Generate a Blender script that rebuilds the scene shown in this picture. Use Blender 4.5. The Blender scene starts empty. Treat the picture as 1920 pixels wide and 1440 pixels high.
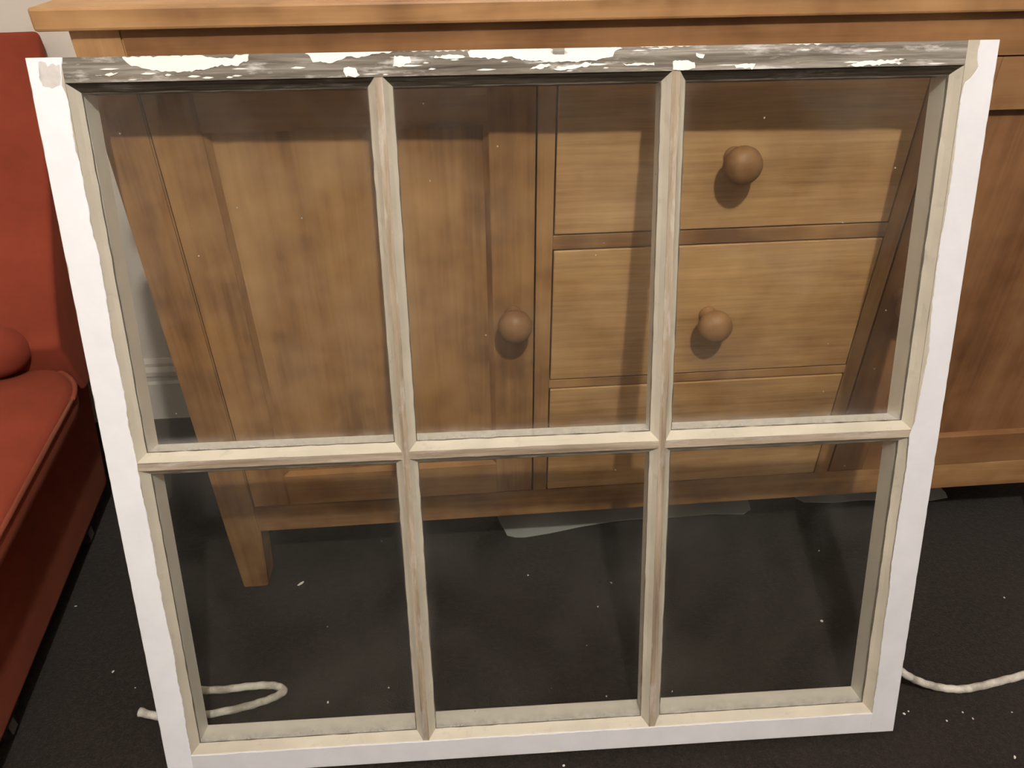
import bpy, bmesh, math, random
from mathutils import Matrix, Vector, noise

# ---------------------------------------------------------------- camera, world, exposure
scene = bpy.context.scene
COL = scene.collection
cam_data = bpy.data.cameras.new('camera')
cam_data.sensor_fit = 'HORIZONTAL'
cam_data.sensor_width = 36.0
cam_data.lens = 1389.22 / 1920.0 * 36.0
cam_data.clip_start = 0.02
cam = bpy.data.objects.new('camera', cam_data)
COL.objects.link(cam)
CR = Vector((0.9965453887, -0.0828014440, -0.0064194275))
CU = Vector((0.0522490864, 0.5649973170, 0.8234367400))
CF = Vector((0.0645547917, 0.8209274954, -0.5673717707))
CP = Vector((-0.05048, -0.88048, 1.0))
cam.matrix_world = Matrix(((CR.x, CU.x, -CF.x, CP.x), (CR.y, CU.y, -CF.y, CP.y), (CR.z, CU.z, -CF.z, CP.z), (0, 0, 0, 1)))
scene.camera = cam

world = bpy.data.worlds.new('night_room')
scene.world = world
world.use_nodes = True
world.node_tree.nodes['Background'].inputs[0].default_value = (0.9, 0.85, 0.8, 1)
world.node_tree.nodes['Background'].inputs[1].default_value = 0.0
vs = scene.view_settings
vs.view_transform = 'Standard'
vs.look = 'None'
vs.gamma = 1.0
vs.use_curve_mapping = False
vs.exposure = 0.0
LAMP = Vector((0.10, -1.47, 2.16))      # bare bulb on the ceiling, a little behind the camera
LAMP_STRENGTH = 2700.0
LAMP_COLOR = (1.0, 0.955, 0.91)

random.seed(7)
FLAKES = [[(-0.3752, 0.8933), (-0.3675, 0.8869), (-0.3512, 0.8826), (-0.324, 0.8802), (-0.3009, 0.8817), (-0.2795, 0.8852), (-0.2638, 0.885), (-0.2538, 0.8897), (-0.2521, 0.895), (-0.2646, 0.8948), (-0.2667, 0.8909), (-0.295, 0.8933), (-0.2973, 0.8953), (-0.3388, 0.8951), (-0.3749, 0.8948)], [(-0.1965, 0.8955), (-0.19, 0.887), (-0.1753, 0.8858), (-0.1618, 0.8885), (-0.1563, 0.8909), (-0.1389, 0.8901), (-0.1312, 0.8924), (-0.1189, 0.8937), (-0.1082, 0.8949), (-0.0709, 0.8948), (-0.035, 0.8947), (-0.035, 0.8961), (-0.1118, 0.8962), (-0.1822, 0.896)], [(-0.0351, 0.8937), (-0.0337, 0.8882), (-0.0052, 0.8867), (0.0095, 0.8889), (0.0175, 0.8848), (0.042, 0.8833), (0.0567, 0.8821), (0.0818, 0.8826), (0.0911, 0.8835), (0.113, 0.8861), (0.1146, 0.891), (0.1222, 0.8949), (0.0927, 0.8967), (0.0638, 0.8964), (0.0627, 0.8934), (0.0671, 0.8909), (0.0556, 0.8886), (0.0464, 0.8907), (0.0508, 0.8941), (0.0475, 0.8964), (0.0097, 0.8961), (-0.0318, 0.8956)], [(-0.1599, 0.8806), (-0.1481, 0.8808), (-0.147, 0.8759), (-0.1446, 0.8728), (-0.159, 0.8721)], [(-0.1086, 0.89), (-0.0941, 0.8903), (-0.0928, 0.8858), (-0.1022, 0.881), (-0.1108, 0.8811)], [(0.0266, 0.8761), (0.0348, 0.88), (0.049, 0.8802), (0.0381, 0.8769)], [(0.0512, 0.8756), (0.0566, 0.8781), (0.0911, 0.8814), (0.0895, 0.8785), (0.0676, 0.8753), (0.0544, 0.8741)], [(0.1225, 0.8794), (0.1555, 0.8803), (0.1556, 0.8783), (0.1258, 0.8778)], [(0.1347, 0.8962), (0.1622, 0.896), (0.1952, 0.8961), (0.1953, 0.8951), (0.1743, 0.8945), (0.143, 0.8945)], [(0.2785, 0.8962), (0.3305, 0.8959), (0.3273, 0.8944), (0.2881, 0.8948)], [(0.1749, 0.8814), (0.1904, 0.8817), (0.1971, 0.8795), (0.198, 0.8739), (0.188, 0.8726), (0.1752, 0.8728)], [(0.2391, 0.8762), (0.2519, 0.8775), (0.2615, 0.8768), (0.2579, 0.8723), (0.241, 0.8731)], [(0.3577, 0.8735), (0.3721, 0.8774), (0.3959, 0.878), (0.4214, 0.879), (0.4075, 0.8767), (0.4181, 0.8745), (0.3879, 0.8735), (0.3726, 0.8727)], [(0.1984, 0.8881), (0.2068, 0.8869), (0.2059, 0.8829), (0.2003, 0.884)], [(-0.0739, 0.8899), (-0.0497, 0.8905), (-0.0379, 0.8893), (-0.0445, 0.8879), (-0.0686, 0.8878)], [(-0.4046, 0.8788), (-0.393, 0.88), (-0.3815, 0.8808), (-0.3861, 0.8784), (-0.3987, 0.8772)]]
COAT_L = [(-0.4331, 0.8934), (-0.4358, 0.8823), (-0.4385, 0.8711), (-0.4358, 0.8611), (-0.4349, 0.8551), (-0.435, 0.8466), (-0.4361, 0.8249), (-0.4365, 0.8095), (-0.4352, 0.7939), (-0.435, 0.7754), (-0.4347, 0.754), (-0.4351, 0.7432), (-0.4355, 0.7296), (-0.4337, 0.7157), (-0.433, 0.7017), (-0.4333, 0.6791), (-0.4336, 0.6561), (-0.4344, 0.6327), (-0.4353, 0.6089), (-0.4343, 0.5723), (-0.4335, 0.5536), (-0.4339, 0.5379), (-0.4343, 0.5284), (-0.4359, 0.5093), (-0.4346, 0.4963), (-0.4343, 0.47), (-0.4347, 0.45), (-0.435, 0.4263), (-0.4335, 0.4021), (-0.4342, 0.3527), (-0.4343, 0.3016), (-0.4344, 0.2526), (-0.4327, 0.2098), (-0.4342, 0.162), (-0.4331, 0.1208), (-0.4347, 0.083), (-0.4353, 0.0469)]
COAT_R = [(0.4982, 0.8935), (0.4967, 0.8854), (0.4974, 0.8777), (0.5001, 0.8683), (0.4925, 0.858), (0.4879, 0.8545), (0.4858, 0.8456), (0.4861, 0.836), (0.4859, 0.8227), (0.4863, 0.8092), (0.4878, 0.7762), (0.488, 0.7595), (0.4879, 0.7368), (0.4878, 0.7138), (0.4858, 0.6904), (0.486, 0.6726), (0.4867, 0.6423), (0.488, 0.5989), (0.4911, 0.5605), (0.4889, 0.5213), (0.4876, 0.4979), (0.4863, 0.4742), (0.4821, 0.4572), (0.484, 0.4186), (0.4834, 0.3827), (0.4832, 0.3534), (0.4833, 0.316), (0.4827, 0.2777), (0.4849, 0.2383), (0.4843, 0.1981), (0.4851, 0.14), (0.4862, 0.1016), (0.4855, 0.0712), (0.4857, 0.0446)]
PATCH = [(-0.4559, 0.8914), (-0.4488, 0.8913), (-0.4482, 0.8869), (-0.4424, 0.8902), (-0.4365, 0.8891), (-0.4368, 0.8799), (-0.4401, 0.8711), (-0.4487, 0.8663), (-0.4557, 0.8699), (-0.4572, 0.8754), (-0.4572, 0.8827)]
CHIPS = [(-0.6074, -0.1498, 6), (-0.7139, -0.017, 4), (-0.2738, -0.2295, 6), (0.5067, -0.1545, 8), (0.5558, -0.3202, 7), (0.5641, -0.3168, 5), (0.641, -0.3251, 5), (0.6108, -0.3356, 5), (0.6497, -0.3357, 5), (0.8287, -0.1356, 6), (0.6732, -0.3939, 7), (0.7112, -0.3312, 4), (0.0576, -0.3524, 7), (0.1826, -0.0467, 6), (0.0425, -0.0178, 5), (0.1509, -0.0944, 4), (-0.1861, -0.2137, 5), (0.1346, -0.2556, 4), (0.2329, -0.2564, 4), (-0.3463, -0.001, 17), (-0.5642, -0.1807, 4)]
ROPE_L = [(-0.5381, -0.2303, 0.014), (-0.5177, -0.2341, 0.008), (-0.4871, -0.2388, 0.006), (-0.4499, -0.238, 0.006), (-0.406, -0.2327, 0.006), (-0.3733, -0.2254, 0.006), (-0.3517, -0.2179, 0.006), (-0.34, -0.2094, 0.006), (-0.3483, -0.2017, 0.006), (-0.3667, -0.1981, 0.007), (-0.3975, -0.1987, 0.008), (-0.4285, -0.1997, 0.007), (-0.4642, -0.1968, 0.006), (-0.5008, -0.1901, 0.006), (-0.5262, -0.1826, 0.006)]
ROPE_R = [(0.5354, -0.2847, 0.07), (0.5541, -0.2907, 0.055), (0.582, -0.2875, 0.03), (0.6096, -0.288, 0.014), (0.6348, -0.2908, 0.007), (0.6584, -0.2931, 0.006), (0.6888, -0.2905, 0.006), (0.7256, -0.2849, 0.006), (0.7634, -0.2784, 0.006), (0.8265, -0.261, 0.006)]
SHEET = [(-0.0023, 0.1301), (0.0041, 0.1058), (0.0091, 0.093), (0.0138, 0.0765), (0.028, 0.0712), (0.0445, 0.0698), (0.0924, 0.0762), (0.1535, 0.0869), (0.2163, 0.0951), (0.2777, 0.098), (0.3169, 0.0959), (0.4007, 0.0954), (0.4622, 0.0913), (0.4796, 0.1026), (0.4825, 0.1198)]
SHEET2 = [(0.5758, 0.1262), (0.5894, 0.1131), (0.6417, 0.1069), (0.7033, 0.1073), (0.7767, 0.1007), (0.8326, 0.0957), (0.8683, 0.0999), (0.8717, 0.1131)]

# ---------------------------------------------------------------- materials
def new_mat(name):
    m = bpy.data.materials.new(name)
    m.use_nodes = True
    nt = m.node_tree
    b = nt.nodes['Principled BSDF']
    return m, nt, b

def node(nt, kind, **kw):
    n = nt.nodes.new(kind)
    for k, v in kw.items():
        setattr(n, k, v)
    return n

def ramp(nt, fac, stops):
    r = node(nt, 'ShaderNodeValToRGB')
    el = r.color_ramp.elements
    while len(el) < len(stops):
        el.new(0.5)
    for e, (p, c) in zip(el, stops):
        e.position = p
        e.color = (c[0], c[1], c[2], 1) if not isinstance(c, (int, float)) else (c, c, c, 1)
    nt.links.new(fac, r.inputs[0])
    return r.outputs[0]

def mix(nt, fac, a, b, mode='MIX'):
    m = node(nt, 'ShaderNodeMix', data_type='RGBA', blend_type=mode)
    for sock, v in ((m.inputs[0], fac), (m.inputs[6], a), (m.inputs[7], b)):
        if hasattr(v, 'is_output'):
            nt.links.new(v, sock)
        elif isinstance(v, (int, float)):
            sock.default_value = v
        else:
            sock.default_value = (v[0], v[1], v[2], 1)
    return m.outputs[2]

def mth(nt, op, a, b=None, clamp=False):
    m = node(nt, 'ShaderNodeMath', operation=op, use_clamp=clamp)
    for i, v in enumerate((a, b)):
        if v is None:
            continue
        if hasattr(v, 'is_output'):
            nt.links.new(v, m.inputs[i])
        else:
            m.inputs[i].default_value = v
    return m.outputs[0]

def coords(nt, scale=(1, 1, 1), rand=3.0):
    tc = node(nt, 'ShaderNodeTexCoord')
    oi = node(nt, 'ShaderNodeObjectInfo')
    off = mth(nt, 'MULTIPLY', oi.outputs['Random'], rand)
    add = node(nt, 'ShaderNodeVectorMath', operation='ADD')
    nt.links.new(tc.outputs['Object'], add.inputs[0])
    nt.links.new(off, add.inputs[1])
    mp = node(nt, 'ShaderNodeMapping')
    mp.inputs['Scale'].default_value = scale
    nt.links.new(add.outputs[0], mp.inputs[0])
    return add.outputs[0], mp.outputs[0]

def tex_noise(nt, vec, scale, detail=4, rough=0.55, dist=0.0):
    n = node(nt, 'ShaderNodeTexNoise')
    n.inputs['Scale'].default_value = scale
    n.inputs['Detail'].default_value = detail
    n.inputs['Roughness'].default_value = rough
    n.inputs['Distortion'].default_value = dist
    nt.links.new(vec, n.inputs['Vector'])
    return n.outputs[0]

def bump(nt, bsdf, h, strength, dist=0.002):
    b = node(nt, 'ShaderNodeBump')
    b.inputs['Strength'].default_value = strength
    b.inputs['Distance'].default_value = dist
    nt.links.new(h, b.inputs['Height'])
    nt.links.new(b.outputs[0], bsdf.inputs['Normal'])

def wood(name, axis, dark, mid, light, rough=0.5, fine=1.0):
    """Pine: long soft streaks and fine lines running along one axis, blotchy tone."""
    m, nt, b = new_mat(name)
    across, along = 1.0, 0.045
    sc = {'x': (along, across, across), 'y': (across, along, across), 'z': (across, across, along)}[axis]
    raw, st = coords(nt, sc)
    broad = tex_noise(nt, st, 9, 3, 0.5, 0.6)
    lines = tex_noise(nt, st, 85 if fine < 1.2 else 150, 4, 0.65, 0.3)
    blotch = tex_noise(nt, raw, 9, 3, 0.5)
    blotch2 = tex_noise(nt, raw, 30, 2, 0.5)
    t = mth(nt, 'MULTIPLY', broad, 0.85)
    t = mth(nt, 'ADD', t, mth(nt, 'MULTIPLY', lines, 0.38 * fine))
    t = mth(nt, 'ADD', t, mth(nt, 'MULTIPLY', blotch, 0.62))
    t = mth(nt, 'ADD', t, mth(nt, 'MULTIPLY', blotch2, 0.24))
    t = mth(nt, 'SUBTRACT', t, 0.57 + 0.19 * (fine - 1.0))
    c = ramp(nt, t, [(0.22, dark), (0.50, mid), (0.78, light)])
    nt.links.new(c, b.inputs['Base Color'])
    b.inputs['Roughness'].default_value = rough
    b.inputs['Specular IOR Level'].default_value = 0.35
    bump(nt, b, lines, 0.06, 0.001)
    return m

PD, PM, PL = (0.155, 0.071, 0.027), (0.35, 0.188, 0.078), (0.49, 0.292, 0.133)
M = {}
M['pine_x'] = wood('pine_grain_horizontal', 'x', PD, PM, PL)
M['pine_z'] = wood('pine_grain_vertical', 'z', PD, PM, PL)
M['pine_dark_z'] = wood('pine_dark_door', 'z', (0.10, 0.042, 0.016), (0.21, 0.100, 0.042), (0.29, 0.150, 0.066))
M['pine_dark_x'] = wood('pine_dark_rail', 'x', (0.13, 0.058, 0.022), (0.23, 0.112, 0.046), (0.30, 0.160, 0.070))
M['pine_drawer'] = wood('pine_drawer_front', 'x', (0.26, 0.135, 0.052), (0.42, 0.240, 0.104), (0.56, 0.350, 0.165), fine=1.7)
M['pine_end'] = wood('pine_turned', 'y', (0.14, 0.064, 0.024), (0.24, 0.122, 0.050), (0.32, 0.175, 0.075), 0.5)
M['pine_frieze_shaded'] = wood('pine_frieze_shaded', 'x', (0.16, 0.072, 0.026), (0.28, 0.140, 0.056), (0.36, 0.195, 0.082))  # darker than the other pine: shade under the top put into the colour

def plain(name, col, rough=0.6, var=0.0, scale=20, bmp=0.0, spec=0.4, metal=0.0):
    m, nt, b = new_mat(name)
    raw, _ = coords(nt)
    if var:
        n = tex_noise(nt, raw, scale, 4, 0.6)
        lo = tuple(c * (1 - var) for c in col)
        hi = tuple(min(1, c * (1 + var)) for c in col)
        c = ramp(nt, n, [(0.3, lo), (0.7, hi)])
        nt.links.new(c, b.inputs['Base Color'])
        if bmp:
            bump(nt, b, n, bmp, 0.002)
    else:
        b.inputs['Base Color'].default_value = (*col, 1)
    b.inputs['Roughness'].default_value = rough
    b.inputs['Specular IOR Level'].default_value = spec
    b.inputs['Metallic'].default_value = metal
    return m

M['wall'] = plain('wall_paint', (0.66, 0.60, 0.52), 0.85, 0.03, 6)
M['wall_unseen'] = plain('unseen_wall_dark', (0.10, 0.085, 0.07), 0.9)  # unseen wall behind the camera, darkened to cut glass reflections and bounce
M['ceiling'] = plain('ceiling_paint', (0.78, 0.75, 0.70), 0.9)
M['skirting'] = plain('skirting_paint', (0.62, 0.57, 0.50), 0.5, 0.04, 14)
M['white_paint'] = plain('white_gloss_paint', (0.83, 0.83, 0.855), 0.45, 0.035, 22, 0.15)
M['white_dull'] = plain('white_dulled_paint', (0.69, 0.68, 0.70), 0.5, 0.045, 22, 0.15)
M['flake'] = plain('white_flaking_paint', (0.86, 0.83, 0.77), 0.55, 0.03, 40)
M['patch'] = plain('rubbed_primer', (0.60, 0.56, 0.53), 0.7, 0.16, 55)
M['old_paint'] = plain('old_cream_paint', (0.44, 0.39, 0.31), 0.6, 0.10, 45, 0.1)
M['inner_paint'] = plain('inner_cream_paint', (0.78, 0.75, 0.69), 0.5, 0.05, 30)
M['grime'] = plain('grime_line', (0.09, 0.075, 0.055), 0.9)
M['paper'] = plain('dusty_paper', (0.33, 0.33, 0.32), 0.8, 0.05, 12)
M['chip'] = plain('paint_chip_white', (0.72, 0.68, 0.62), 0.7)
M['castor'] = plain('black_rubber', (0.015, 0.015, 0.016), 0.5)
M['steel'] = plain('dull_steel', (0.42, 0.38, 0.33), 0.4, metal=0.9)
M['underside'] = plain('black_cloth', (0.012, 0.011, 0.011), 0.95)

def putty_mat():
    m, nt, b = new_mat('linseed_putty')
    raw, _ = coords(nt)
    n = tex_noise(nt, raw, 60, 4, 0.6)
    n2 = tex_noise(nt, raw, 14, 2, 0.5)
    c = ramp(nt, n2, [(0.3, (0.45, 0.405, 0.32)), (0.7, (0.56, 0.505, 0.40))])
    c = mix(nt, ramp(nt, n, [(0.58, 0.0), (0.72, 0.5)]), c, (0.36, 0.32, 0.25))
    nt.links.new(c, b.inputs['Base Color'])
    b.inputs['Roughness'].default_value = 0.6
    bump(nt, b, n, 0.2, 0.001)
    return m
M['putty'] = putty_mat()

def weathered(name, axis, cols, grey):
    """Bare weathered softwood: raised grain, grey and brown streaks, scraps of old paint."""
    m, nt, b = new_mat(name)
    sc = (0.05, 1, 1) if axis == 'x' else (1, 1, 0.05)
    raw, st = coords(nt, sc)
    a = tex_noise(nt, st, 130, 5, 0.65, 0.4)
    bb = tex_noise(nt, st, 40, 3, 0.6, 0.8)
    sc2 = (0.22, 1, 1) if axis == 'x' else (1, 1, 0.22)
    mp = node(nt, 'ShaderNodeMapping')
    mp.inputs['Scale'].default_value = sc2
    nt.links.new(raw, mp.inputs[0])
    p = tex_noise(nt, mp.outputs[0], 60, 5, 0.65)
    t = mth(nt, 'ADD', mth(nt, 'MULTIPLY', a, 0.6), mth(nt, 'MULTIPLY', bb, 0.4))
    c = ramp(nt, t, [(0.34, cols[0]), (0.50, cols[1]), (0.66, cols[2])])
    c = mix(nt, ramp(nt, p, [(0.55, 0.0), (0.66, grey)]), c, (0.62, 0.59, 0.55))
    nt.links.new(c, b.inputs['Base Color'])
    b.inputs['Roughness'].default_value = 0.85
    b.inputs['Specular IOR Level'].default_value = 0.2
    bump(nt, b, a, 0.7, 0.002)
    return m
M['bare_rail'] = weathered('weathered_grey_wood', 'x', ((0.045, 0.036, 0.027), (0.19, 0.165, 0.132), (0.42, 0.385, 0.34)), 0.8)
M['putty_top_dark'] = weathered('dark_brown_top_putty', 'x', ((0.03, 0.024, 0.017), (0.075, 0.062, 0.045), (0.13, 0.11, 0.085)), 0.15)  # dark streaked tone for the putty along the top of the upper panes
M['bare_bar_z'] = weathered('bare_bar_vertical', 'z', ((0.16, 0.115, 0.075), (0.33, 0.26, 0.185), (0.47, 0.38, 0.29)), 0.35)
M['bare_bar_x'] = weathered('bare_bar_horizontal', 'x', ((0.18, 0.135, 0.095), (0.36, 0.29, 0.215), (0.48, 0.40, 0.31)), 0.35)

def carpet_mat():
    m, nt, b = new_mat('dark_carpet')
    tc = node(nt, 'ShaderNodeTexCoord')
    v = tc.outputs['Object']
    f = tex_noise(nt, v, 420, 3, 0.7)
    g = tex_noise(nt, v, 130, 3, 0.6)
    h = tex_noise(nt, v, 5, 4, 0.6)
    t = mth(nt, 'ADD', mth(nt, 'MULTIPLY', f, 0.6), mth(nt, 'MULTIPLY', g, 0.4))
    c = ramp(nt, t, [(0.32, (0.009, 0.0075, 0.0060)), (0.52, (0.023, 0.0180, 0.0145)), (0.72, (0.050, 0.040, 0.033))])
    c = mix(nt, ramp(nt, h, [(0.4, 0.0), (0.7, 0.35)]), c, (0.032, 0.024, 0.019))
    nt.links.new(c, b.inputs['Base Color'])
    b.inputs['Roughness'].default_value = 1.0
    b.inputs['Specular IOR Level'].default_value = 0.05
    b.inputs['Sheen Weight'].default_value = 0.08
    bump(nt, b, t, 0.8, 0.004)
    return m
M['carpet'] = carpet_mat()

def suede(name, col):
    m, nt, b = new_mat(name)
    raw, _ = coords(nt)
    n = tex_noise(nt, raw, 7, 4, 0.6)
    f = tex_noise(nt, raw, 600, 2, 0.6)
    lo = tuple(c * 0.80 for c in col)
    hi = tuple(c * 1.15 for c in col)
    c = ramp(nt, n, [(0.3, lo), (0.7, hi)])
    nt.links.new(c, b.inputs['Base Color'])
    b.inputs['Roughness'].default_value = 0.95
    b.inputs['Specular IOR Level'].default_value = 0.1
    b.inputs['Sheen Weight'].default_value = 0.08
    b.inputs['Sheen Tint'].default_value = (1.0, 0.5, 0.3, 1)
    bump(nt, b, f, 0.15, 0.0008)
    return m
M['suede'] = suede('orange_suede', (0.215, 0.042, 0.022))
M['piping'] = suede('orange_piping', (0.21, 0.050, 0.028))

def rope_mat():
    m, nt, b = new_mat('white_cotton_cord')
    raw, _ = coords(nt)
    n = tex_noise(nt, raw, 38, 4, 0.6)
    f = tex_noise(nt, raw, 420, 2, 0.6)
    c = ramp(nt, n, [(0.36, (0.34, 0.31, 0.26)), (0.60, (0.66, 0.62, 0.55))])
    nt.links.new(c, b.inputs['Base Color'])
    b.inputs['Roughness'].default_value = 0.95
    bump(nt, b, f, 0.5, 0.001)
    return m
M['rope'] = rope_mat()

def glass_mat():
    """Old, slightly dusty window glass: clear transmission, a faint sheen, dust that gathers along the putty."""
    m, nt, b = new_mat('dusty_window_glass')
    nt.nodes.remove(b)
    out = nt.nodes['Material Output']
    tr = node(nt, 'ShaderNodeBsdfTransparent')
    tr.inputs[0].default_value = (0.965, 0.968, 0.945, 1)
    gl = node(nt, 'ShaderNodeBsdfGlossy')
    gl.inputs['Roughness'].default_value = 0.03
    lw = node(nt, 'ShaderNodeLayerWeight')
    fz = mth(nt, 'POWER', lw.outputs['Facing'], 5.0)
    fz = mth(nt, 'ADD', mth(nt, 'MULTIPLY', fz, 0.9), 0.035)
    m1 = node(nt, 'ShaderNodeMixShader')
    nt.links.new(fz, m1.inputs[0]); nt.links.new(tr.outputs[0], m1.inputs[1]); nt.links.new(gl.outputs[0], m1.inputs[2])
    di = node(nt, 'ShaderNodeBsdfDiffuse')
    di.inputs[0].default_value = (0.72, 0.69, 0.63, 1)
    # dust: thin film everywhere, denser against the edges (UV runs 0..1 over each pane, 2nd map in metres)
    raw, _ = coords(nt)
    uv = node(nt, 'ShaderNodeUVMap', uv_map='edge')
    sep = node(nt, 'ShaderNodeSeparateXYZ')
    nt.links.new(uv.outputs[0], sep.inputs[0])
    side = mth(nt, 'SUBTRACT', 1.0, mth(nt, 'DIVIDE', sep.outputs[0], 0.013), clamp=True)
    low = mth(nt, 'SUBTRACT', 1.0, mth(nt, 'DIVIDE', sep.outputs[1], 0.020), clamp=True)
    low = mth(nt, 'POWER', low, 1.6); side = mth(nt, 'POWER', side, 1.5)
    n = tex_noise(nt, raw, 34, 4, 0.65)
    nn = ramp(nt, n, [(0.32, 0.15), (0.68, 1.0)])
    ed = mth(nt, 'MULTIPLY', mth(nt, 'ADD', mth(nt, 'MULTIPLY', side, 0.03), mth(nt, 'MULTIPLY', low, 0.42)), nn)
    film = tex_noise(nt, raw, 7, 5, 0.6, 0.8)
    film = ramp(nt, film, [(0.38, 0.004), (0.70, 0.024)])
    vo = node(nt, 'ShaderNodeTexVoronoi')
    vo.inputs['Scale'].default_value = 26.0
    nt.links.new(raw, vo.inputs['Vector'])
    sp = ramp(nt, vo.outputs['Distance'], [(0.022, 0.55), (0.034, 0.0)])
    fac = mth(nt, 'ADD', mth(nt, 'ADD', ed, film), mth(nt, 'MULTIPLY', sp, 0.6), clamp=True)
    m2 = node(nt, 'ShaderNodeMixShader')
    nt.links.new(fac, m2.inputs[0]); nt.links.new(m1.outputs[0], m2.inputs[1]); nt.links.new(di.outputs[0], m2.inputs[2])
    nt.links.new(m2.outputs[0], out.inputs[0])
    return m
M['glass'] = glass_mat()

def emit_mat(name, col, strength):
    m, nt, b = new_mat(name)
    b.inputs['Base Color'].default_value = (0.9, 0.85, 0.8, 1)
    b.inputs['Emission Color'].default_value = (*col, 1)
    b.inputs['Emission Strength'].default_value = strength
    return m

# ---------------------------------------------------------------- mesh helpers
def link(o, parent=None):
    COL.objects.link(o)
    if parent is not None:
        o.parent = parent
    return o

def obj(name, bm, mat, parent=None, smooth=False):
    bmesh.ops.recalc_face_normals(bm, faces=bm.faces)
    me = bpy.data.meshes.new(name)
    if smooth:
        for f in bm.faces:
            f.smooth = True
    bm.to_mesh(me)
    bm.free()
    for mm in (mat if isinstance(mat, (list, tuple)) else [mat]):
        me.materials.append(mm)
    return link(bpy.data.objects.new(name, me), parent)

def empty(name, loc=(0, 0, 0), rot=(0, 0, 0)):
    o = bpy.data.objects.new(name, None)
    o.location = loc
    o.rotation_euler = rot
    o.empty_display_size = 0.05
    return link(o)

def tag(o, label, cat, group=None):
    o['label'] = label
    o['category'] = cat
    if group:
        o['group'] = group
    return o

def structure(o, label=None):
    o['kind'] = 'structure'
    if label:
        o['label'] = label
    return o

def box(bm, x0, x1, y0, y1, z0, z1, bev=0.0, seg=2):
    r = bmesh.ops.create_cube(bm, size=1.0)
    vsx = r['verts']
    for v in vsx:
        v.co = Vector(((x0 + x1) / 2 + v.co.x * (x1 - x0), (y0 + y1) / 2 + v.co.y * (y1 - y0), (z0 + z1) / 2 + v.co.z * (z1 - z0)))
    if bev:
        es = {e for v in vsx for e in v.link_edges}
        bmesh.ops.bevel(bm, geom=list(es), offset=bev, segments=seg, affect='EDGES', profile=0.5)
    return bm

def bx(name, mat, parent, *a, **k):
    return obj(name, box(bmesh.new(), *a, **k), mat, parent)

def prism(bm, pts, axis, a0, a1, conv):
    """Extrude a closed 2-D profile between a0 and a1; conv(p, a) gives the 3-D point."""
    A = [bm.verts.new(conv(p, a0)) for p in pts]
    B = [bm.verts.new(conv(p, a1)) for p in pts]
    n = len(pts)
    for i in range(n):
        bm.faces.new((A[i], A[(i + 1) % n], B[(i + 1) % n], B[i]))
    bm.faces.new(A)
    bm.faces.new(B)
    return bm

def lathe(bm, prof, seg=28, conv=lambda r, h, a: (r * math.cos(a), r * math.sin(a), h)):
    rings = []
    for r, h in prof:
        if r < 1e-6:
            rings.append([bm.verts.new(conv(0, h, 0))])
        else:
            rings.append([bm.verts.new(conv(r, h, 2 * math.pi * i / seg)) for i in range(seg)])
    for A, B in zip(rings, rings[1:]):
        for i in range(seg):
            j = (i + 1) % seg
            if len(A) == 1 and len(B) == 1:
                continue
            if len(A) == 1:
                bm.faces.new((A[0], B[i], B[j]))
            elif len(B) == 1:
                bm.faces.new((A[i], A[j], B[0]))
            else:
                bm.faces.new((A[i], A[j], B[j], B[i]))
    for R in (rings[0], rings[-1]):
        if len(R) > 2:
            bm.faces.new(R)
    return bm

def spline(pts, n=10):
    P = [Vector(p) for p in pts]
    P = [2 * P[0] - P[1]] + P + [2 * P[-1] - P[-2]]
    out = []
    for i in range(1, len(P) - 2):
        for k in range(n):
            t = k / n
            a, b, c, d = P[i - 1], P[i], P[i + 1], P[i + 2]
            out.append(0.5 * ((2 * b) + (c - a) * t + (2 * a - 5 * b + 4 * c - d) * t * t + (3 * b - a - 3 * c + d) * t ** 3))
    out.append(P[-2])
    return out

def tube(bm, path, rad, seg=10):
    rings = []
    up = Vector((0, 0, 1))
    for i, p in enumerate(path):
        t = (path[min(i + 1, len(path) - 1)] - path[max(i - 1, 0)]).normalized()
        s = t.cross(up)
        s = s.normalized() if s.length > 1e-4 else Vector((1, 0, 0))
        u = s.cross(t)
        r = rad(i / (len(path) - 1)) if callable(rad) else rad
        rings.append([bm.verts.new(p + (s * math.cos(2 * math.pi * k / seg) + u * math.sin(2 * math.pi * k / seg)) * r) for k in range(seg)])
    for A, B in zip(rings, rings[1:]):
        for k in range(seg):
            bm.faces.new((A[k], A[(k + 1) % seg], B[(k + 1) % seg], B[k]))
    bm.faces.new(rings[0])
    bm.faces.new(rings[-1])
    return bm

def slab(bm, pts, conv, h0, h1):
    """Thin polygon plate (outline may be concave) between heights h0 and h1."""
    A = [bm.verts.new(conv(p, h0)) for p in pts]
    B = [bm.verts.new(conv(p, h1)) for p in pts]
    n = len(pts)
    for i in range(n):
        bm.faces.new((A[i], A[(i + 1) % n], B[(i + 1) % n], B[i]))
    fa = bm.faces.new(A)
    fb = bm.faces.new(B)
    bmesh.ops.triangulate(bm, faces=[fa, fb])
    return bm

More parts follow.
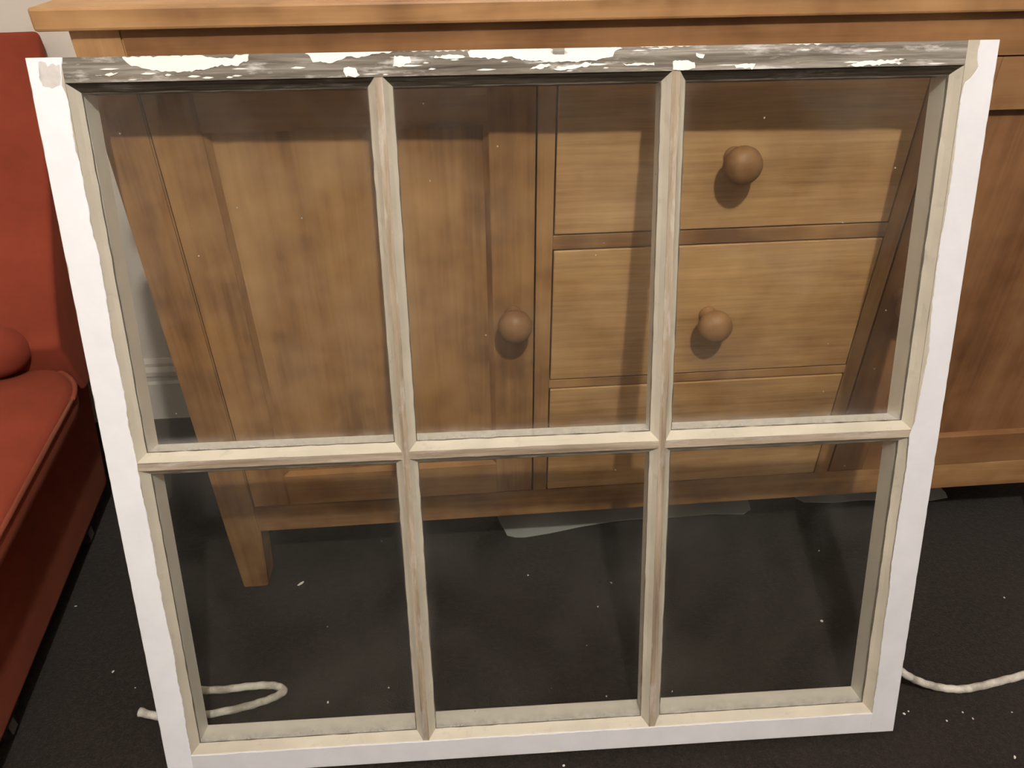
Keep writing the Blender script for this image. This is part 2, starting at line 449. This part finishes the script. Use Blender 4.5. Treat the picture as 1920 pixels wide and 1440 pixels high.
# ---------------------------------------------------------------- the room
RX0, RX1, RY0, RY1, RZ = -1.75, 2.6, -3.3, 0.52, 2.45
structure(bx('floor', M['carpet'], None, RX0, RX1, RY0, RY1, -0.05, 0.0), 'dark brown carpet floor')
structure(bx('ceiling', M['ceiling'], None, RX0, RX1, RY0, RY1, RZ, RZ + 0.05), 'plain ceiling')
structure(bx('wall_back', M['wall'], None, RX0, RX1, RY1, RY1 + 0.1, 0, RZ), 'cream wall behind the sideboard')
structure(bx('wall_front', M['wall_unseen'], None, RX0, RX1, RY0 - 0.1, RY0, 0, RZ), 'unseen far wall behind the camera, kept dark')
structure(bx('wall_left', M['wall'], None, RX0 - 0.1, RX0, RY0, RY1, 0, RZ), 'cream side wall')
structure(bx('wall_right', M['wall'], None, RX1, RX1 + 0.1, RY0, RY1, 0, RZ), 'cream side wall')
sk = [(0.0, 0.0), (0.018, 0.0), (0.018, 0.092), (0.014, 0.098), (0.014, 0.108), (0.020, 0.114), (0.020, 0.124), (0.010, 0.132), (0.010, 0.140), (0.004, 0.148), (0.0, 0.148)]
structure(obj('baseboard_back', prism(bmesh.new(), sk, 'x', RX0, RX1, lambda p, a: (a, RY1 - p[0], p[1])), M['skirting']), 'moulded cream skirting board')

# pendant lamp on the ceiling (behind and above the camera): the light of the room
lamp = tag(empty('pendant_lamp', (LAMP.x, LAMP.y, RZ)), 'bare bulb hanging from the ceiling on a short cord', 'lamp')
obj('ceiling_rose', lathe(bmesh.new(), [(0.0, 0.0), (0.045, 0.0), (0.045, -0.012), (0.02, -0.03), (0.0, -0.03)]), M['white_paint'], lamp, True)
hz = LAMP.z - RZ
obj('cord', lathe(bmesh.new(), [(0.0, -0.028), (0.004, -0.028), (0.004, hz + 0.09), (0.0, hz + 0.09)], 12), M['castor'], lamp, True)
obj('lamp_holder', lathe(bmesh.new(), [(0.0, hz + 0.105), (0.014, hz + 0.10), (0.019, hz + 0.07), (0.019, hz + 0.05), (0.0, hz + 0.05)], 20), M['white_paint'], lamp, True)
bm = bmesh.new()
prof = [(0.0, hz + 0.05), (0.014, hz + 0.05)]
for i in range(1, 13):
    a = math.radians(25 + (180 - 25) * i / 12)
    prof.append((max(0.0, 0.034 * math.sin(a)) if i < 12 else 0.0, hz + 0.034 * math.cos(a)))
obj('bulb', lathe(bm, prof, 20), emit_mat('lit_bulb', LAMP_COLOR, LAMP_STRENGTH), lamp, True)

# ---------------------------------------------------------------- sideboard
XL, XR = -0.4431, 1.0340
FY, BY = 0.0, 0.455
ZT, ZTB = 0.8914, 0.8688
sb = tag(empty('sideboard', ((XL + XR) / 2, 0.0, 0.0)), 'long honey pine sideboard with doors and drawers behind the window sash', 'sideboard')
sb.location = (0, 0, 0)
bx('top', M['pine_x'], sb, XL - 0.0285, XR + 0.0285, -0.012, BY + 0.02, ZTB, ZT, bev=0.003)
bx('frieze_rail', M['pine_frieze_shaded'], sb, XL + 0.0531, XR - 0.0531, 0.0, 0.022, 0.8215, ZTB)

def leg(x0, x1, y0, y1, inner, zt=ZTB):
    bm = bmesh.new()
    zb = 0.13
    t = 0.012
    lo0, lo1 = (x0, x1 - t) if inner > 0 else (x0 + t, x1)
    P = [(lo0, lo1, 0.0), (x0, x1, zb), (x0, x1, zt)]
    rings = []
    for a, b_, z in P:
        rings.append([bm.verts.new(c) for c in ((a, y0, z), (b_, y0, z), (b_, y1, z), (a, y1, z))])
    for A, B in zip(rings, rings[1:]):
        for i in range(4):
            bm.faces.new((A[i], A[(i + 1) % 4], B[(i + 1) % 4], B[i]))
    bm.faces.new(rings[0]); bm.faces.new(rings[-1])
    bmesh.ops.bevel(bm, geom=[e for e in bm.edges if abs(e.verts[0].co.z - e.verts[1].co.z) > 0.05], offset=0.002, segments=2, affect='EDGES')
    obj('leg', bm, M['pine_z'], sb)
LW = 0.053
leg(XL, XL + LW, 0.0, 0.05, 1)
leg(XR - LW, XR, 0.0, 0.05, -1)
leg(XL, XL + LW, BY - 0.05, BY, 1)
leg(XR - LW, XR, BY - 0.05, BY, -1)
bx('side_panel', M['pine_z'], sb, XL + 0.010, XL + 0.028, 0.05, BY - 0.05, 0.13, ZTB)
bx('side_panel', M['pine_z'], sb, XR - 0.028, XR - 0.010, 0.05, BY - 0.05, 0.13, ZTB)
bx('back_panel', M['pine_z'], sb, XL + LW, XR - LW, BY - 0.02, BY - 0.008, 0.13, ZTB)
bx('bottom_panel', M['pine_x'], sb, XL + 0.028, XR - 0.028, 0.02, BY - 0.02, 0.145, 0.163)
bx('bottom_rail', M['pine_x'], sb, XL + LW, XR - LW, 0.0, 0.022, 0.1285, 0.1815, bev=0.0012)
ST = [(0.0512, 0.0727), (0.5183, 0.5402)]
for a, b_ in ST:
    bx('dividing_stile', M['pine_z'], sb, a, b_, 0.0, 0.022, 0.1815, 0.8215, bev=0.0008)
    bx('partition', M['pine_z'], sb, a + 0.003, b_ - 0.003, 0.022, BY - 0.02, 0.163, ZTB)
for z0, z1 in ((0.3800, 0.3940), (0.5985, 0.6180)):
    bx('drawer_rail', M['pine_x'], sb, 0.0727, 0.5183, 0.0, 0.022, z0, z1, bev=0.0008)

KNOB = [(0.0, 0.0), (0.0125, 0.0), (0.0125, 0.002), (0.0105, 0.006), (0.0105, 0.015), (0.0125, 0.019), (0.0180, 0.0225), (0.0220, 0.028), (0.0232, 0.035), (0.0218, 0.042), (0.0175, 0.048), (0.0105, 0.0515), (0.004, 0.0525), (0.0, 0.0527)]
def knob(x, z, y, parent):
    return obj('knob', lathe(bmesh.new(), KNOB, 30, lambda r, h, a: (x + r * math.cos(a), y - h, z + r * math.sin(a))), M['pine_end'], parent, True)

def drawer(z0, z1, kz):
    g = 0.0018
    dr = bx('drawer', M['pine_drawer'], sb, 0.0727 + g, 0.5183 - g, -0.001, 0.020, z0 + g, z1 - g, bev=0.0015)
    bx('drawer_box', M['pine_x'], dr, 0.085, 0.506, 0.0203, BY - 0.06, z0 + 0.012, z1 - 0.02)
    if kz:
        knob(0.2925, kz, -0.001, dr)
drawer(0.6180, 0.8215, 0.7130)
drawer(0.3940, 0.5985, 0.4925)
drawer(0.1815, 0.3800, None)

def door(x0, x1, knob_x, mz, mx):
    g = 0.0020
    x0 += g; x1 -= g
    z0, z1 = 0.1815 + g, 0.8215 - g
    sw, rt, rb = 0.056, 0.060, 0.060
    yf, yb, yp = -0.001, 0.020, 0.010
    dr = empty('door'); dr.parent = sb
    bx('door_stile', mz, dr, x0, x0 + sw, yf, yb, z0, z1, bev=0.001)
    bx('door_stile', mz, dr, x1 - sw, x1, yf, yb, z0, z1, bev=0.001)
    c = 0.003
    # rails carry a chamfer on the edge towards the panel
    def rail(za, zb, cham_top):
        if cham_top:
            pf = [(yf, za), (yf, zb - c * 0.6), (yp - 0.001, zb), (yb, zb), (yb, za)]
        else:
            pf = [(yf, za), (yf, zb), (yb, zb), (yb, za)]
        obj('door_rail', prism(bmesh.new(), pf, 'x', x0 + sw, x1 - sw, lambda p, a: (a, p[0], p[1])), mx, dr)
    rail(z0, z0 + rb, True)
    rail(z1 - rt, z1, False)
    bm = bmesh.new()
    box(bm, x0 + sw - 0.006, x1 - sw + 0.006, yp, yp + 0.008, z0 + rb - 0.008, z1 - rt + 0.008)
    obj('panel', bm, mz, dr)
    # quarter mouldings beside the panel
    for xs, sgn in ((x0 + sw, 1), (x1 - sw, -1)):
        pf = [(xs, yf + 0.002), (xs + sgn * 0.006, yp - 0.001), (xs, yp - 0.001)]
        obj('moulding', prism(bmesh.new(), pf, 'z', z0 + rb, z1 - rt, lambda p, a: (p[0], p[1], a)), mz, dr)
    knob(knob_x, 0.5075, yf, dr)
door(XL + LW, ST[0][0], 0.0205, M['pine_z'], M['pine_x'])
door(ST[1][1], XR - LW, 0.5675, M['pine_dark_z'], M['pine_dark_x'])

# ---------------------------------------------------------------- leaning window sash
LEAN, SYAW, SY = math.radians(17.49), math.radians(-1.24), -0.3438
sash = tag(empty('window_sash', (0.0, SY, 0.0), (-LEAN, 0.0, SYAW)), 'old six-pane white window sash leaning against the pine sideboard', 'window sash')
S0, S1, I0, I1 = -0.4690, 0.5200, -0.4349, 0.4854
B0, BI, TI, T0 = 0.0150, 0.0474, 0.8720, 0.8958
TH, GW, PW = 0.050, 0.012, 0.0085          # thickness, glass depth, putty width
GB = 0.016
def sl(u, v, w):                            # sash-local point: along, up, out of the front face
    return (u, -w, v)
def stile(u_out, u_in):
    s = 1 if u_in > u_out else -1
    pf = [(u_out + s * 0.0015, 0.0), (u_in, 0.0), (u_in, -GB), (u_in + s * PW, -GB), (u_in + s * PW, -0.044), (u_in + s * 0.004, -TH), (u_out, -TH), (u_out, -0.0015)]
    bm = prism(bmesh.new(), pf, 'v', B0, T0, lambda p, a: sl(p[0], a, p[1]))
    for f in bm.faces:
        if f.calc_center_median().y > GB - 0.002:       # behind the glass: cleaner inner paint
            f.material_index = 1
    return obj('stile', bm, [M['old_paint'], M['inner_paint']], sash)
st_l = stile(S0, I0)
st_r = stile(S1, I1)
def rail(v_out, v_in, mat, name):
    s = 1 if v_in > v_out else -1
    pf = [(v_out, 0.0), (v_in, 0.0), (v_in, -GB), (v_in + s * PW, -GB), (v_in + s * PW, -0.044), (v_in + s * 0.004, -TH), (v_out, -TH)]
    u0, u1 = I0, I1
    bm = bmesh.new()
    # scribed ends: the lip stops against the stile lips
    prism(bm, pf, 'u', u0 + 0.0002, u1 - 0.0002, lambda p, a: sl(a, p[0], p[1]))
    return obj(name, bm, mat, sash)
r_t = rail(T0 - 0.0004, TI, M['bare_rail'], 'top_rail')
r_b = rail(B0, BI, M['inner_paint'], 'bottom_rail')

VB = [-0.1263, 0.1790]
HV = 0.4585
FH, SH_ = 0.0042, 0.0108                     # half width of the front fillet and of the sight line
def inner_faces(bm):
    for f in bm.faces:
        if f.calc_center_median().y > GB and len(f.verts) == 4:
            f.material_index = 1
    return bm
def bar_profile(c, fh, sh):
    return [(c - fh, 0.0), (c + fh, 0.0), (c + fh, -GB), (c + sh, -GB), (c + sh, -0.041), (c + 0.0065, -TH + 0.001), (c - 0.0065, -TH + 0.001), (c - sh, -0.041), (c - sh, -GB), (c - fh, -GB)]
for c in VB:
    bm = prism(bmesh.new(), bar_profile(c, FH, SH_), 'v', BI, TI, lambda p, a: sl(p[0], a, p[1] - 0.0006))
    obj('vertical_glazing_bar', inner_faces(bm), [M['bare_bar_z'], M['inner_paint']], sash)
cells = [(I0, VB[0] - FH), (VB[0] + FH, VB[1] - FH), (VB[1] + FH, I1)]
HF, HS = 0.0048, 0.0118
for a, b_ in cells:
    bm = prism(bmesh.new(), bar_profile(HV, HF, HS), 'u', a, b_, lambda p, q: sl(q, p[0], p[1] - 0.0010))
    obj('horizontal_glazing_bar', inner_faces(bm), [M['bare_bar_x'], M['inner_paint']], sash)

def putty_ring(u0, u1, v0, v1, seed, dark_top):
    """Mitred putty fillet round one pane, a little uneven, with a grime line where it meets the glass."""
    bm = bmesh.new()
    n = 26
    def loop(off, w, jit, k):
        a0, a1, b0, b1 = u0 + off, u1 - off, v0 + off, v1 - off
        pts = []
        for i in range(n): pts.append((a0 + (a1 - a0) * i / n, b0, 0, 1))
        for i in range(n): pts.append((a1, b0 + (b1 - b0) * i / n, -1, 0))
        for i in range(n): pts.append((a1 - (a1 - a0) * i / n, b1, 0, -1))
        for i in range(n): pts.append((a0, b1 - (b1 - b0) * i / n, 1, 0))
        out = []
        for q, (u, v, du, dv) in enumerate(pts):
            j = jit * noise.noise(Vector((u * 55 + seed, v * 55, k)))
            if q % n == 0: j = 0
            out.append(bm.verts.new(sl(u + du * j, v + dv * j, w)))
        return out
    L = [loop(0.0, -0.0008, 0.0007, 1), loop(PW * 0.55, -GW * 0.62, 0.0006, 2), loop(PW, -GW + 0.0004, 0.0010, 3), loop(PW + 0.0010, -GW, 0.0009, 4), loop(0.0003, -GW, 0.0, 5)]
    m_ = len(L[0])
    for k in range(len(L)):
        A, B = L[k], L[(k + 1) % len(L)]
        for i in range(m_):
            f = bm.faces.new((A[i], A[(i + 1) % m_], B[(i + 1) % m_], B[i]))
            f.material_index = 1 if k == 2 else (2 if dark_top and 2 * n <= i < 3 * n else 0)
    return obj('putty', bm, [M['putty'], M['grime'], M['putty_top_dark']], sash)

def pane(u0, u1, v0, v1):
    bm = bmesh.new()
    uvl = bm.loops.layers.uv.new('edge')
    nu, nv = 12, 18
    w0, w1 = -GW - 0.0001, -GW - 0.0036
    a0, a1, b0, b1 = u0 + PW, u1 - PW, v0 + PW, v1 - PW     # sight size
    def side(w):
        us = sorted({u0 + 0.0006, u1 - 0.0006, *[a0 + (a1 - a0) * t for t in (0, .02, .05, .5, .95, .98, 1)]})
        vs_ = sorted({v0 + 0.0006, v1 - 0.0006, *[b0 + (b1 - b0) * t for t in (0, .02, .05, .5, .97, 1)]})
        return us, vs_, [[bm.verts.new(sl(u, v, w)) for u in us] for v in vs_]
    us, vs_, A = side(w0)
    _, _, B = side(w1)
    def put(f):
        for lp in f.loops:
            u, v = lp.vert.co.x, lp.vert.co.z
            du = max(0.0, min(u - a0, a1 - u)); dv = max(0.0, v - b0)
            lp[uvl].uv = (du, dv)
    for g in (A, B):
        for j in range(len(vs_) - 1):
            for i in range(len(us) - 1):
                put(bm.faces.new((g[j][i], g[j][i + 1], g[j + 1][i + 1], g[j + 1][i])))
    def edge(P, Q):
        for i in range(len(P) - 1):
            put(bm.faces.new((P[i], P[i + 1], Q[i + 1], Q[i])))
    edge(A[0], B[0]); edge(A[-1], B[-1])
    edge([r[0] for r in A], [r[0] for r in B]); edge([r[-1] for r in A], [r[-1] for r in B])
    return obj('glass_pane', bm, M['glass'], sash)
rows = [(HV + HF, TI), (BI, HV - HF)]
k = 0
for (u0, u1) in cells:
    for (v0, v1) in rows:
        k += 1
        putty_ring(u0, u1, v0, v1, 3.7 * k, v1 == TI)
        pane(u0, u1, v0, v1)

def coat(parent, u_out, inner, v0, v1, mat, seed):
    """White paint skin on a stile: straight outer edge, the traced ragged inner edge, 0.7 mm thick."""
    inner = sorted(inner, key=lambda p: p[1])
    def at(v):
        if v <= inner[0][1]: return inner[0][0]
        for (ua, va), (ub, vb) in zip(inner, inner[1:]):
            if v <= vb: return ua + (ub - ua) * (v - va) / max(1e-6, vb - va)
        return inner[-1][0]
    s = 1 if inner[0][0] > u_out else -1
    bm = bmesh.new()
    N = 240
    rowsv = []
    for i in range(N + 1):
        v = v0 + (v1 - v0) * i / N
        j = 0.0009 * noise.noise(Vector((v * 120, seed, 0))) + 0.0006 * noise.noise(Vector((v * 400, seed, 2)))
        jo = max(0.0, 0.0016 * noise.noise(Vector((v * 60, seed, 5))) - 0.0002)
        ui = at(v) + s * j
        uo = u_out + s * (0.0008 + jo)
        rowsv.append([bm.verts.new(sl(uo, v, 0.0001)), bm.verts.new(sl(uo + s * 0.0008, v, 0.0007)), bm.verts.new(sl(ui - s * 0.0006, v, 0.0007)), bm.verts.new(sl(ui, v, 0.0001))])
    for A, B in zip(rowsv, rowsv[1:]):
        for q in range(3):
            bm.faces.new((A[q], A[q + 1], B[q + 1], B[q]))
    bm.faces.new(rowsv[0]); bm.faces.new(rowsv[-1])
    return obj('paint_coat', bm, mat, parent)
COAT_L = [p for p in COAT_L if p[1] > 0.06] + [(-0.4345, B0)]
COAT_R = [p for p in COAT_R if p[1] > 0.06] + [(0.4850, B0)]
coat(st_l, S0, COAT_L, B0 + 0.0004, T0 - 0.0004, M['white_paint'], 1.3)
coat(st_r, S1, COAT_R, B0 + 0.0004, T0 - 0.0004, M['white_dull'], 8.1)
# bottom rail skin: ragged upper edge
bm = bmesh.new()
N = 260
cols_ = []
for i in range(N + 1):
    u = I0 - 0.0002 + (I1 - I0 + 0.0004) * i / N
    j = 0.0008 * noise.noise(Vector((u * 70, 4.4, 0))) + 0.0006 * noise.noise(Vector((u * 260, 4.4, 3)))
    d_ = 0.0045 * max(0.0, 1 - abs(u - 0.047) / 0.012)      # a chip out of the lower edge
    vv = (B0 + 0.0004 + d_, B0 + 0.0012 + d_, BI - 0.0010 + j, BI - 0.0002 + j)
    cols_.append([bm.verts.new(sl(u, v, w)) for v, w in zip(vv, (0.0001, 0.0007, 0.0007, 0.0001))])
for A, B in zip(cols_, cols_[1:]):
    for q in range(3):
        bm.faces.new((A[q], B[q], B[q + 1], A[q + 1]))
bm.faces.new(cols_[0]); bm.faces.new(cols_[-1])
obj('paint_coat', bm, M['white_dull'], r_b)
# flakes of white paint left on the bare top rail, rough outlines
def rough_outline(pts, seed, step=0.0022, amp=0.0017):
    out = []
    n = len(pts)
    for i in range(n):
        a, b_ = Vector((*pts[i], 0)), Vector((*pts[(i + 1) % n], 0))
        m_ = max(1, int((b_ - a).length / step))
        d_ = (b_ - a)
        nrm = Vector((-d_.y, d_.x, 0)).normalized() if d_.length > 0 else Vector()
        for q in range(m_):
            p = a + d_ * q / m_
            j = amp * (noise.noise(Vector((p.x * 190 + seed, p.y * 190, seed))) + 0.6 * noise.noise(Vector((p.x * 520 + seed, p.y * 520, seed))))
            p = p + nrm * j
            out.append((p.x, min(p.y, T0 - 0.0006)))
    return out
for i, f in enumerate(FLAKES):
    obj('paint_flake', slab(bmesh.new(), rough_outline(f, i * 2.1), lambda p, h: sl(p[0], p[1], h), 0.0, 0.0007), M['flake'], r_t)
for i in range(34):                                     # small slivers along the grain
    u = random.uniform(I0 + 0.01, I1 - 0.01)
    v = TI + 0.0015 + (T0 - TI - 0.004) * random.random() ** 1.6
    a, b_ = random.uniform(0.003, 0.012), random.uniform(0.0005, 0.0014)
    pts = [(u - a, v), (u - a * 0.3, v + b_), (u + a * 0.5, v + b_ * 0.7), (u + a, v + b_ * 0.2), (u + a * 0.2, v - b_ * 0.6), (u - a * 0.5, v - b_ * 0.5)]
    obj('paint_flake', slab(bmesh.new(), pts, lambda p, h: sl(p[0], p[1], h), 0.0, 0.0005), M['flake'], r_t)
obj('rubbed_patch', slab(bmesh.new(), rough_outline(PATCH, 5.0), lambda p, h: sl(p[0], p[1], h), 0.0004, 0.0009), M['patch'], st_l)

# ---------------------------------------------------------------- orange armless chair
CH_YAW = math.radians(5.0)
chair = tag(empty('armless_chair', (-0.645, 0.0, 0.0), (0, 0, CH_YAW)), 'orange suede armless easy chair with reclined back, left of the sash', 'chair')
# local frame: x = 0 is the right flank of the seat cushion, +x right, -y towards the front
CW = 0.70
OV = 0.064
def rounded_prism(name, pts, x0, x1, bev, seg, mat, parent):
    bm = bmesh.new()
    prism(bm, pts, 'x', x0, x1, lambda p, a: (a, p[0], p[1]))
    bmesh.ops.recalc_face_normals(bm, faces=bm.faces)
    es = [e for e in bm.edges if e.calc_face_angle(0) > 0.35]
    bmesh.ops.bevel(bm, geom=es, offset=bev, segments=seg, affect='EDGES', profile=0.5, clamp_overlap=True)
    ng = [f for f in bm.faces if len(f.verts) > 4]
    bmesh.ops.triangulate(bm, faces=ng)
    return obj(name, bm, mat, parent, True)
rounded_prism('seat_base', [(-0.42, 0.052), (0.235, 0.052), (0.275, 0.150), (0.335, 0.29), (-0.44, 0.29)], -CW + OV, -OV, 0.014, 4, M['suede'], chair)
bx('base_lining', M['underside'], chair, -CW + 0.10, -0.10, -0.38, 0.20, 0.040, 0.056)
def ring(x0, x1, y0, y1, r, seg=12):
    pts = []
    for cx, cy, a0 in ((x1 - r, y1 - r, 0), (x0 + r, y1 - r, 90), (x0 + r, y0 + r, 180), (x1 - r, y0 + r, 270)):
        for i in range(seg + 1):
            a = math.radians(a0 + 90 * i / seg)
            pts.append((cx + r * math.cos(a), cy + r * math.sin(a)))
    return pts
def cushion(name, x0, x1, y0, y1, z0, z1, r, dome, parent):
    bm = bmesh.new()
    prof = [(0.030, z0), (0.010, z0 + 0.006), (0.002, z0 + 0.018), (0.0, z0 + 0.030), (0.0, z1 - 0.012), (0.004, z1 - 0.004), (0.012, z1), (0.03, z1 + dome * 0.3), (0.07, z1 + dome * 0.7), (0.14, z1 + dome), (0.26, z1 + dome)]
    rings = []
    for off, z in prof:
        pts = ring(x0 + off, x1 - off, y0 + off, y1 - off, max(0.012, r - off * 0.6))
        rings.append([bm.verts.new((p[0], p[1], z + (0.006 * noise.noise(Vector((p[0] * 7, p[1] * 7, 3))) if off > 0.02 and z > z1 else 0))) for p in pts])
    for A, B in zip(rings, rings[1:]):
        n = len(A)
        for i in range(n):
            bm.faces.new((A[i], A[(i + 1) % n], B[(i + 1) % n], B[i]))
    bm.faces.new(rings[0]); bm.faces.new(rings[-1])
    o = obj(name, bm, M['suede'], parent, True)
    pts = ring(x0 - 0.001, x1 + 0.001, y0 - 0.001, y1 + 0.001, r)
    bmp = bmesh.new()
    tube(bmp, [Vector((p[0], p[1], z1 - 0.009)) for p in pts] + [Vector((*pts[0], z1 - 0.009))], 0.0036, 8)
    obj('piping', bmp, M['piping'], o, True)
    return o
cushion('seat_cushion', -CW, 0.0, -0.46, 0.206, 0.287, 0.346, 0.110, 0.014, chair)
# backrest: strongly reclined wedge, thick at the foot and thin at the rounded top
rounded_prism('backrest', [(0.200, 0.288), (0.182, 0.345), (0.170, 0.392), (0.215, 0.453), (0.259, 0.506), (0.305, 0.559), (0.361, 0.627), (0.422, 0.694), (0.480, 0.762), (0.490, 0.790), (0.505, 0.796), (0.510, 0.775), (0.490, 0.690), (0.440, 0.500), (0.335, 0.310), (0.300, 0.288)], -CW + 0.022, -0.022, 0.011, 4, M['suede'], chair)
# soft lumbar roll where seat and back meet
bm = bmesh.new()
ts = [0.5 - 0.5 * math.cos(math.pi * i / 48) for i in range(49)]
rl = lambda t: 0.043 * max(0.03, min(1.0, (1 - (1 - min(t, 1 - t, 0.10) / 0.10) ** 2)) ** 0.5)
path = [Vector((-CW + 0.06 + (CW - 0.125) * t, 0.172, 0.393)) for t in ts]
tube(bm, path, lambda q: rl(ts[round(q * 48)]), 24)
obj('lumbar_roll', bm, M['suede'], chair, True)
# castors
for cx in (-0.095, -CW + 0.095):
    for cy in (-0.235, 0.14):
        fo = bx('foot_block', M['castor'], chair, cx - 0.018, cx + 0.018, cy - 0.03, cy + 0.03, 0.034, 0.056, bev=0.003)
        obj('castor_wheel', lathe(bmesh.new(), [(0.0, -0.011), (0.017, -0.011), (0.020, -0.006), (0.020, 0.006), (0.017, 0.011), (0.0, 0.011)], 20, lambda r, h, a: (cx + h, cy + r * math.cos(a), 0.0205 + r * math.sin(a))), M['castor'], fo, True)
        bx('castor_bracket', M['steel'], fo, cx + 0.0125, cx + 0.0145, cy - 0.008, cy + 0.008, 0.012, 0.036)

# ---------------------------------------------------------------- cords, paper, chips
def cord(name, pts, label):
    path = spline(pts, 10)
    path = [p + Vector((0, 0, 0.0006 * math.sin(i * 0.9))) for i, p in enumerate(path)]
    o = obj(name, tube(bmesh.new(), path, lambda t: 0.0056 * (1 + 0.22 * math.exp(-t * 60)), 12), M['rope'], None, True)
    return tag(o, label, 'cord', 'white sash cords on the carpet')
cord('sash_cord', ROPE_L, 'white sash cord looped on the carpet behind the sash, lower left')
cord('sash_cord', ROPE_R, 'white sash cord trailing right across the carpet from the sash edge')

def sheet(front, depth, z, label):
    pts = list(front) + [(front[-1][0] - 0.01, front[-1][1] + depth), (front[0][0] + 0.01, front[0][1] + depth)]
    bm = bmesh.new()
    slab(bm, pts, lambda p, h: (p[0], p[1], h + z + 0.0035 * (0.5 + noise.noise(Vector((p[0] * 9, p[1] * 9, 1))))), 0.0, 0.0012)
    return tag(obj('paper_sheet', bm, M['paper'], None), label, 'paper')
sheet(SHEET, 0.16, 0.0005, 'grey paper sheet lying on the carpet under the middle drawers')
sheet(SHEET2, 0.14, 0.0005, 'crumpled pale strip on the carpet under the right-hand door')

CHIP_LABELS = [
    'tiny paint chip on the carpet between chair and sash, above the cord end',
    'tiny paint chip on the carpet closest to the orange chair base',
    'white speck on the carpet just right of the looped cord',
    'white sliver on the carpet in the middle of the lower right pane',
    'larger of two paint chips beside the lower right corner of the sash',
    'smaller of two paint chips beside the lower right corner of the sash',
    'middle one of three paint chips below the right-hand cord',
    'leftmost of three paint chips below the right-hand cord',
    'rightmost of three paint chips below the right-hand cord',
    'lone paint chip on the carpet above the right-hand cord',
    'paint chip on the carpet in the lower right corner of the picture',
    'faint paint chip under the right-hand cord at the picture edge',
    'paint chip on the carpet in front of the bottom rail of the sash',
    'uppermost paint chip near the right bar in the lower middle pane',
    'paint chip below the paper sheet in the lower middle pane',
    'second paint chip from the top near the right bar, lower middle pane',
    'white speck on the carpet left of the left glazing bar',
    'lowest paint chip near the right bar in the lower middle pane',
    'white speck on the carpet just right of the right glazing bar',
    'largest pale paint chip, on the carpet beside the sideboard leg',
    'faint speck on the carpet just above the cord end',
]
for i, (x, y, s) in enumerate(CHIPS):
    bm = bmesh.new()
    r = s * 0.00022
    n = random.randint(4, 6)
    a0 = random.random() * 6.28
    long_ = random.uniform(1.2, 2.2)
    if s > 10:                                          # the big flat scrap by the leg
        r, n, long_ = 0.0021, 6, 3.6
    pts = [(r * long_ * math.cos(a0 + 6.283 * q / n) * random.uniform(0.7, 1.2), r * math.sin(a0 + 6.283 * q / n) * random.uniform(0.7, 1.2)) for q in range(n)]
    slab(bm, pts, lambda p, h: (p[0], p[1], h), 0.0002, 0.0012)
    o = obj('paint_chip', bm, M['chip'], None)
    o.location = (x, y, 0.0)
    o.rotation_euler = (0, 0, 0.7 if s > 10 else random.random() * 6.28)
    tag(o, CHIP_LABELS[i], 'paint chip', 'paint chips on the carpet')
